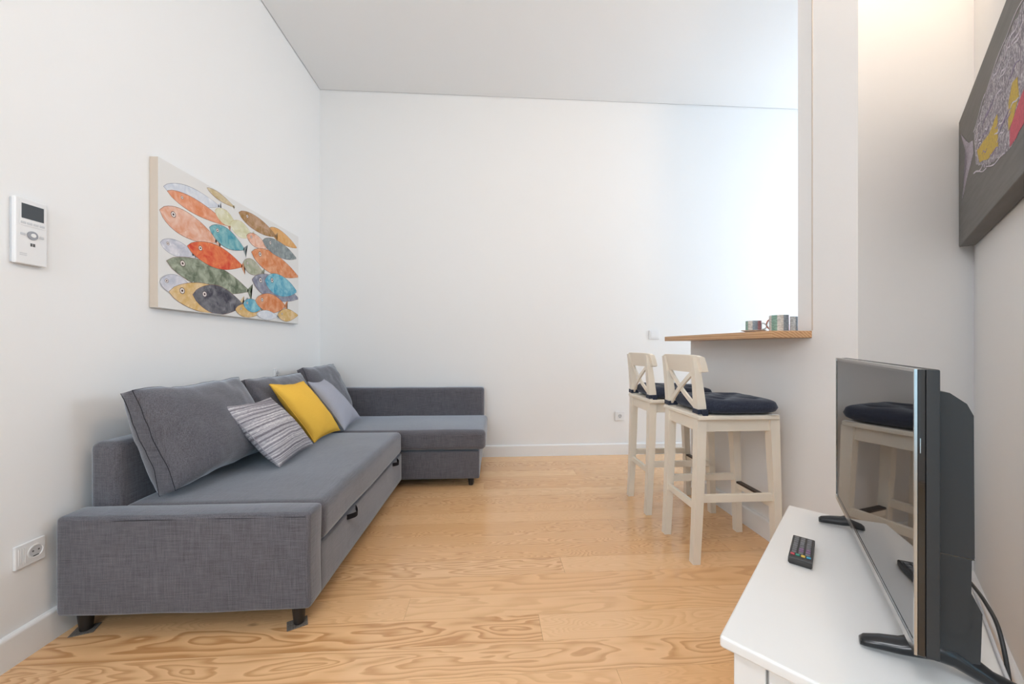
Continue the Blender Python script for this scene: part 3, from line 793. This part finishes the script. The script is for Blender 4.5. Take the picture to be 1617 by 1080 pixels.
def stool_cushion(loc, label, seed):
    """tufted square seat pad with ties round the back posts"""
    o = empty('seat_cushion', loc); tag(o, label, 'seat cushion', 'navy seat cushions on the stools')
    bm = bmesh.new(); n = 40; g = {}
    hx, hy = 0.205, 0.196; tufts = [(a * 0.085, b * 0.085) for a in (-1, 1) for b in (-1, 1)] + [(0, 0)]
    for side in (1, -1):
        for i in range(n + 1):
            for j in range(n + 1):
                a, b = 2 * i / n - 1, 2 * j / n - 1
                a = math.copysign(abs(a) ** 0.8, a); b = math.copysign(abs(b) ** 0.8, b)
                # rounded-square outline
                rr = (abs(a) ** 6 + abs(b) ** 6) ** (1 / 6) if (a or b) else 1
                mx = max(abs(a), abs(b)); f = mx / rr if rr > 0 else 1
                x, y = a * hx * f, b * hy * f
                e = max(0.0, 1 - mx ** 9) ** 0.5
                z = 0.036 + (0.042 if side > 0 else -0.033) * e
                if side > 0:
                    for tx, ty in tufts:
                        d2 = ((x - tx) ** 2 + (y - ty) ** 2)
                        z -= 0.022 * math.exp(-d2 / 0.0013)
                    z -= 0.006 * abs(math.sin(x * 36)) * math.exp(-(abs(abs(y) - 0.085)) / 0.02) * e
                    z += noise.noise((x * 12 + seed, y * 12, seed)) * 0.006 * e + 0.006 * e * max(0, -x / hx)
                x += noise.noise((x * 9, y * 9, seed)) * 0.006; y += noise.noise((y * 9, x * 9, seed + 5)) * 0.006
                g[side, i, j] = bm.verts.new((x, y, z))
    for side in (1, -1):
        for i in range(n):
            for j in range(n):
                q = [g[side, i, j], g[side, i + 1, j], g[side, i + 1, j + 1], g[side, i, j + 1]]
                bm.faces.new(q if side > 0 else q[::-1])
    bmesh.ops.remove_doubles(bm, verts=bm.verts[:], dist=0.0006)
    new_obj('pad', bm, M['navy'], o, smooth=True)
    for s in (-1, 1):
        # tie: a band wound round the post, with a loose flap
        bm = bmesh.new(); cx_, cy_ = -0.216, s * 0.151
        ring = []
        pts = [(cx_ - 0.028, cy_ - 0.025), (cx_ + 0.028, cy_ - 0.025), (cx_ + 0.028, cy_ + 0.025), (cx_ - 0.028, cy_ + 0.025)]
        inn = [(cx_ - 0.0245, cy_ - 0.0215), (cx_ + 0.0245, cy_ - 0.0215), (cx_ + 0.0245, cy_ + 0.0215), (cx_ - 0.0245, cy_ + 0.0215)]
        z0, z1 = 0.006, 0.030
        VO = [[bm.verts.new((p[0], p[1], z + (0.002 if k_ % 2 else 0))) for k_, p in enumerate(pts)] for z in (z0, z1)]
        VI = [[bm.verts.new((p[0], p[1], z)) for p in inn] for z in (z0, z1)]
        for k_ in range(4):
            k2 = (k_ + 1) % 4
            bm.faces.new((VO[0][k_], VO[0][k2], VO[1][k2], VO[1][k_])); bm.faces.new((VI[0][k2], VI[0][k_], VI[1][k_], VI[1][k2]))
            bm.faces.new((VO[1][k_], VO[1][k2], VI[1][k2], VI[1][k_])); bm.faces.new((VO[0][k2], VO[0][k_], VI[0][k_], VI[0][k2]))
        new_obj('tie', bm, M['navy'], o)
        if s < 0:
            fl = beam_bm([((cx_ + 0.012, cy_ - 0.027, -0.012), 0.009, 0.003), ((cx_ + 0.008, cy_ - 0.028, 0.006), 0.014, 0.004), ((cx_ + 0.006, cy_ - 0.027, 0.026), 0.016, 0.003)])
            new_obj('tie_end', fl, M['navy'], o)
    tb = box_bm(0.125, 0.165, -0.199, -0.180, 0.002, 0.0045, 0.0005, 1)
    new_obj('care_tag', tb, M['white_plastic'], o)
    return o
stool_cushion((SX + 0.028, SY[0] - 0.004, 0.754), 'tufted navy seat cushion on the stool nearest the camera', 3)
stool_cushion((SX + 0.024, SY[1], 0.754), 'tufted navy seat cushion on the farther stool', 8)

# ================================================================== TV CABINET
ZT = 0.56
cab = empty('tv_cabinet', (0.429, 0.665, 0), -TH)          # local: y along the wall (away from camera), x towards the wall
tag(cab, 'white television cabinet with overhanging top, in the right foreground', 'cabinet')
LN, DP = 0.797, 0.366; WL = M['white_lacquer']
new_obj('top', bevel_all(box_bm(0.0, DP, 0.0, LN, ZT - 0.022, ZT), 0.005, 3), WL, cab, smooth=True, sharp=50)
o_ = 0.016
box('body', o_ + 0.018, DP - 0.004, o_ + 0.016, LN - o_ - 0.016, 0.085, ZT - 0.0225, WL, cab)
for y0_, y1_ in ((o_, o_ + 0.016), (LN - o_ - 0.016, LN - o_)):
    box('side_panel', o_ + 0.058, DP - 0.060, y0_ + 0.005, y1_ - 0.005, 0.10, ZT - 0.0225, WL, cab)
    for xa, xb in ((o_ + 0.004, o_ + 0.054), (DP - 0.056, DP - 0.006)):
        box('stile', xa, xb, y0_, y1_, 0.0, ZT - 0.0225, WL, cab, 0.0015, 1)
    box('rail', o_ + 0.055, DP - 0.057, y0_, y1_, 0.085, 0.135, WL, cab, 0.0015, 1)
for q in range(2):
    ya = o_ + 0.02 + q * (LN - 2 * o_ - 0.04) / 2; yb_ = ya + (LN - 2 * o_ - 0.04) / 2 - 0.004
    d_ = box('door', o_, o_ + 0.018, ya + 0.002, yb_, 0.09, ZT - 0.026, WL, cab, 0.002, 1)
    box('door_panel', o_ - 0.003, o_ + 0.001, ya + 0.05, yb_ - 0.05, 0.14, ZT - 0.076, WL, d_, 0.0015, 1)
    kb = new_obj('knob', lathe_bm([(0, 0), (0.006, 0), (0.006, 0.012), (0.013, 0.016), (0.013, 0.022), (0, 0.025)], 18), M['white_lacquer'], d_, smooth=True, sharp=40)
    kb.rotation_euler = (0, R(-90), 0); kb.location = (o_, (yb_ - 0.03) if q == 0 else ya + 0.03, 0.36)

# ------------------------------------------------------------------ television
TA = math.atan2(0.436, 0.570)
tv = empty('television', (0.662, 0.534, ZT), -TA)          # local y: along the screen (away from camera); x: backwards
tag(tv, 'black flat screen television on two splayed feet on the white cabinet', 'television')
TW, TZ0, TZ1 = 0.718, 0.060, 0.505
bz = 0.0045
new_obj('housing', bevel_all(box_bm(0.0105, 0.026, 0.0, TW, TZ0, TZ1), 0.0025, 2), M['matte_black'], tv, smooth=True, sharp=40)
new_obj('side_band', bevel_all(box_bm(0.0012, 0.0106, 0.0002, TW - 0.0002, TZ0 + 0.0002, TZ1 - 0.0002), 0.001, 1), M['gloss_black'], tv, smooth=True, sharp=40)
# steel front frame
fb = bmesh.new()
for a in ((0, bz, TZ0, TZ1), (TW - bz, TW, TZ0, TZ1), (bz, TW - bz, TZ0, TZ0 + 0.013), (bz, TW - bz, TZ1 - bz, TZ1)):
    box_bm(-0.0022, 0.0013, a[0], a[1], a[2], a[3], bm=fb)
new_obj('front_frame', fb, M['chrome'], tv)
ib = bmesh.new()
for a in ((bz, bz + 0.005, TZ0 + 0.013, TZ1 - bz), (TW - bz - 0.005, TW - bz, TZ0 + 0.013, TZ1 - bz), (bz + 0.005, TW - bz - 0.005, TZ0 + 0.013, TZ0 + 0.018), (bz + 0.005, TW - bz - 0.005, TZ1 - bz - 0.004, TZ1 - bz)):
    box_bm(-0.0012, 0.0012, a[0], a[1], a[2], a[3], bm=ib)
new_obj('inner_frame', ib, M['gloss_black'], tv)
box('screen', -0.0004, 0.0012, bz + 0.005, TW - bz - 0.005, TZ0 + 0.018, TZ1 - bz - 0.004, M['screen'], tv)
# bulging back
def bulge_back():
    prof = [(0.026, 0.470), (0.050, 0.466), (0.068, 0.450), (0.075, 0.432), (0.076, 0.21), (0.073, 0.205), (0.072, 0.11), (0.066, 0.085), (0.026, 0.080)]
    bm = prism_bm(prof, 'y', 0.052, TW - 0.052); bevel_all(bm, 0.006, 3, 20)
    return new_obj('back_cover', bm, M['matte_black'], tv, smooth=True, sharp=40)
bc = bulge_back()
box('cover_seam', 0.026, 0.0757, 0.0517, TW - 0.0517, 0.2065, 0.2085, M['gloss_black'], bc)
new_obj('side_mark', box_bm(0.0040, 0.0050, -0.0002, 0.0004, 0.375, 0.398), M['chrome'], tv)
def foot(y, flip):
    """curved two-toed foot: front toe, neck under the housing, long rear toe"""
    P = [(-0.052, 0.0085, 0.0070), (-0.046, 0.0110, 0.0100), (-0.025, 0.0150, 0.0125), (0.0, 0.0185, 0.0140), (0.022, 0.0260, 0.0165), (0.040, 0.0330, 0.0190), (0.060, 0.0330, 0.0200), (0.080, 0.0240, 0.0165), (0.105, 0.0135, 0.0130), (0.135, 0.0100, 0.0110), (0.158, 0.0085, 0.0080), (0.164, 0.007, 0.0060)]
    bm = bmesh.new(); rings = []; n = 12
    for x, zc, r in P:
        yy = y + flip * 0.9 * 0.25 * max(0, abs(x - 0.045) - 0.02) * (1 if x > 0.045 else 0.35)
        hz = r * 0.78 if zc < 0.02 else r * 0.9
        rings.append([bm.verts.new((x, yy + math.cos(2 * math.pi * q / n) * r * 1.25, max(0.0004, zc * 1.1 + math.sin(2 * math.pi * q / n) * hz * 1.15))) for q in range(n)])
    for A, B in zip(rings, rings[1:]):
        for q in range(n): bm.faces.new((A[q], A[(q + 1) % n], B[(q + 1) % n], B[q]))
    bm.faces.new(rings[0][::-1]); bm.faces.new(rings[-1])
    f = new_obj('foot', bm, M['satin_black'], tv, smooth=True, sharp=60)
    nk = prism_bm([(0.026, 0.045), (0.072, 0.036), (0.086, 0.040), (0.088, 0.120), (0.076, 0.150), (0.026, 0.150)], 'y', y - 0.020, y + 0.020)
    bevel_all(nk, 0.003, 2, 30); new_obj('neck', nk, M['matte_black'], f, smooth=True, sharp=40)
    return f
foot(0.085, -1); foot(TW - 0.085, 1)

# cables behind the television
def spline(pts, n=8):
    P = [Vector(p) for p in pts]; out = []
    for i in range(len(P) - 1):
        a, b, c, d = P[max(0, i - 1)], P[i], P[i + 1], P[min(len(P) - 1, i + 2)]
        for k_ in range(n):
            t = k_ / n
            out.append(0.5 * ((2 * b) + (-a + c) * t + (2 * a - 5 * b + 4 * c - d) * t * t + (-a + 3 * b - 3 * c + d) * t ** 3))
    out.append(P[-1]); return out
def L2(y, x, z):   # cabinet-local to world
    v = Matrix.Rotation(-TH, 3, 'Z') @ Vector((x, y, 0)); return Vector((0.429, 0.665, 0)) + v + Vector((0, 0, z))
blk = new_obj('power_cable', tube_bm(spline([L2(0.47, 0.27, 0.66), L2(0.52, 0.325, 0.625), L2(0.48, 0.352, 0.600), L2(0.415, 0.366, 0.590), L2(0.365, 0.376, 0.560), L2(0.34, 0.385, 0.45), L2(0.36, 0.40, 0.2), L2(0.40, 0.41, 0.02)]), 0.0034, 8), M['rubber'], None, smooth=True)
tag(blk, 'black power cable curving down behind the television', 'cable')
wht = new_obj('aerial_cable', tube_bm(spline([L2(0.60, 0.300, 0.645), L2(0.60, 0.345, 0.61), L2(0.50, 0.360, 0.578), L2(0.40, 0.362, 0.5655), L2(0.26, 0.3605, 0.5645), L2(0.17, 0.362, 0.564), L2(0.14, 0.378, 0.548), L2(0.14, 0.392, 0.40), L2(0.15, 0.40, 0.05)]), 0.0028, 8), M['grey_plastic'], None, smooth=True)
tag(wht, 'pale thin cable running along the rear edge of the cabinet top', 'cable')

# remote control
rm = empty('remote_control', (0.808, 0.908, ZT), R(-45))     # local y: away from camera
tag(rm, 'dark remote control with coloured buttons on the white cabinet', 'remote control')
rbm = beam_bm([((0, 0, 0.0005), 0.021, 0.066), ((0, 0, 0.006), 0.0235, 0.070), ((0, 0, 0.016), 0.0235, 0.070), ((0, 0, 0.0185), 0.022, 0.0685)])
new_obj('body', bevel_all(rbm, 0.0015, 2, 25), M['rubber'], rm, smooth=True, sharp=40)
bcol = {'grey': mat('key_grey', (0.16, 0.16, 0.17), 0.4), 'red': mat('key_red', (0.50, 0.06, 0.08), 0.4), 'green': mat('key_green', (0.03, 0.28, 0.20), 0.4), 'yellow': mat('key_yellow', (0.72, 0.50, 0.08), 0.4), 'blue': mat('key_blue', (0.04, 0.30, 0.46), 0.4), 'violet': mat('key_violet', (0.20, 0.12, 0.22), 0.4)}
for r_ in range(9):
    nc = 4 if r_ == 0 else 3
    for c_ in range(nc):
        x = (c_ - (nc - 1) / 2) * (0.0105 if nc == 4 else 0.0135); y = -0.050 + r_ * 0.0130
        k_ = ('red', 'green', 'yellow', 'blue')[c_] if r_ == 0 else ('violet' if (r_ in (2, 3) and c_ > 0) else 'grey')
        w = 0.0042 if nc == 4 else 0.0048
        box('button', x - w, x + w, y - 0.0040, y + 0.0040, 0.0180, 0.0212, bcol[k_], rm, 0.0012, 2)

# ================================================================== DARK FISH CANVAS (right wall)
dk = empty('dark_canvas', tuple(W2(1.13, 0) + Vector((0, 0, 1.535))), -TH)     # local: y away from camera (towards the corner), x: into the wall
tag(dk, 'dark grey canvas with a chalky fish drawing on the right wall', 'painting')
DW, DH, DT = 1.06, 0.545, 0.050
cm = mat('canvas_charcoal', (0.16, 0.155, 0.15), 0.8, 0.25); g = N(cm)
n_ = g.noise(g.coord('Object', (6, 1, 14)), 6, 4); g.l(g.mix(n_, (0.165, 0.16, 0.155), (0.23, 0.225, 0.22)), g.b.inputs['Base Color'])
box('canvas', -DT, -0.003, 0, DW, 0, DH, cm, dk, 0.003, 2)
def chalk(name, col, bg, cover, scale):
    m = mat(name, col, 0.9, 0.1); g = N(m)
    n1 = g.noise(g.coord('Object', (1, 60, 9)), scale, 4, 0.7, 1.0); n2 = g.noise(g.coord('Object'), 150, 2)
    f = g.math('MULTIPLY_ADD', g.math('ADD', n1, g.math('MULTIPLY', n2, 0.6)), 5.0, -5.0 * (1.3 - cover), clamp=True)
    g.l(g.mix(f, bg, col), g.b.inputs['Base Color']); return m
ch_w = chalk('chalk_white', (0.70, 0.68, 0.72), (0.24, 0.22, 0.255), 0.54, 3.0)
ch_v = chalk('chalk_violet', (0.52, 0.48, 0.56), (0.34, 0.31, 0.36), 0.60, 3.0)
ch_y = chalk('chalk_yellow', (0.62, 0.47, 0.12), (0.46, 0.34, 0.14), 0.65, 4.0)
ch_p = chalk('chalk_pink', (0.62, 0.16, 0.20), (0.48, 0.14, 0.17), 0.65, 4.0)
def dshape(name, pts, lvl, m, parent=dk):
    # pts: (distance from the corner along the wall, height)
    q = [(1.13 - p[0], p[1] - 1.535) for p in pts]
    q = [(min(max(a, 0.004), DW - 0.004), min(max(b, 0.004), DH - 0.004)) for a, b in q]
    bm = prism_bm(q, 'x', -DT - 0.0004 - lvl * 0.0003, -DT - 0.0001)
    bmesh.ops.triangulate(bm, faces=[f for f in bm.faces if len(f.verts) > 4])
    return new_obj(name, bm, m, parent)
def wavy(pts, sub=6, amp=0.006, seed=0):
    out = []; n = len(pts)
    for i in range(n):
        a, b = Vector(pts[i]), Vector(pts[(i + 1) % n])
        for k_ in range(sub):
            p = a.lerp(b, k_ / sub); w = noise.noise_vector(Vector((p.x * 30, p.y * 30, seed)))
            out.append((p.x + w.x * amp, p.y + w.y * amp))
    return out
fish = dshape('fish_body', wavy([(0.408, 1.891), (0.55, 1.925), (0.70, 1.955), (0.864, 1.965), (1.05, 1.96), (1.12, 1.94), (1.12, 1.66), (0.914, 1.645), (0.782, 1.66), (0.60, 1.705), (0.451, 1.758)], 6, 0.012, 1), 0, ch_w)
dshape('tail_fin', wavy([(0.129, 2.002), (0.25, 1.925), (0.339, 1.884), (0.386, 1.874), (0.40, 1.82), (0.34, 1.800), (0.157, 1.719), (0.239, 1.800), (0.285, 1.838), (0.25, 1.88)], 4, 0.006, 3), 1, ch_v)
dshape('yellow_patch', wavy([(0.472, 1.806), (0.58, 1.795), (0.658, 1.785), (0.768, 1.800), (0.782, 1.70), (0.66, 1.712), (0.513, 1.745)], 4, 0.006, 5), 2, ch_y)
dshape('yellow_patch', wavy([(0.90, 1.772), (0.94, 1.81), (0.987, 1.80), (0.997, 1.744), (0.937, 1.704), (0.897, 1.696)], 4, 0.005, 6), 2, ch_y)
dshape('pink_patch', wavy([(0.914, 1.695), (0.97, 1.72), (1.12, 1.76), (1.12, 1.665), (1.0, 1.65), (0.914, 1.645)], 4, 0.005, 7), 2, ch_p)

# chalk strokes along the fish
chalk_line = mat('chalk_line', (0.66, 0.63, 0.70), 0.9, 0.1); chalk_dim = mat('chalk_line_violet', (0.34, 0.30, 0.42), 0.9, 0.1)
for i in range(26):
    t0 = random.uniform(0.43, 0.95); t1 = min(1.11, t0 + random.uniform(0.06, 0.16)); hz = random.uniform(-0.9, 0.95)
    up, dn = [], []
    for q in range(9):
        t = t0 + (t1 - t0) * q / 8; u = (t - 0.41) / 0.71
        mid = 1.822 - 0.012 * u; half = 0.055 + 0.085 * min(1, u * 2.2)
        z = mid + half * hz + 0.006 * math.sin(q * 0.9 + i); w = 0.0016 * math.sin(math.pi * (q + 0.5) / 9) + 0.0006
        up.append((t, z + w)); dn.append((t, z - w))
    dshape('chalk_stroke', up + dn[::-1], 3, chalk_line if i % 3 else chalk_dim, fish)
for i, (ta, za, tb, zb) in enumerate(((0.40, 1.745, 0.62, 1.69), (0.42, 1.735, 0.58, 1.715), (0.62, 1.69, 0.86, 1.645), (0.40, 1.90, 0.60, 1.945), (0.58, 1.945, 0.88, 1.975), (0.86, 1.975, 1.11, 1.965))):
    pu = [(ta + (tb - ta) * q / 8, za + (zb - za) * q / 8 + 0.006 * math.sin(q * 0.8 + i) + 0.0015) for q in range(9)]
    dshape('chalk_stroke', pu + [(p[0], p[1] - 0.003) for p in pu[::-1]], 3, chalk_line, fish)
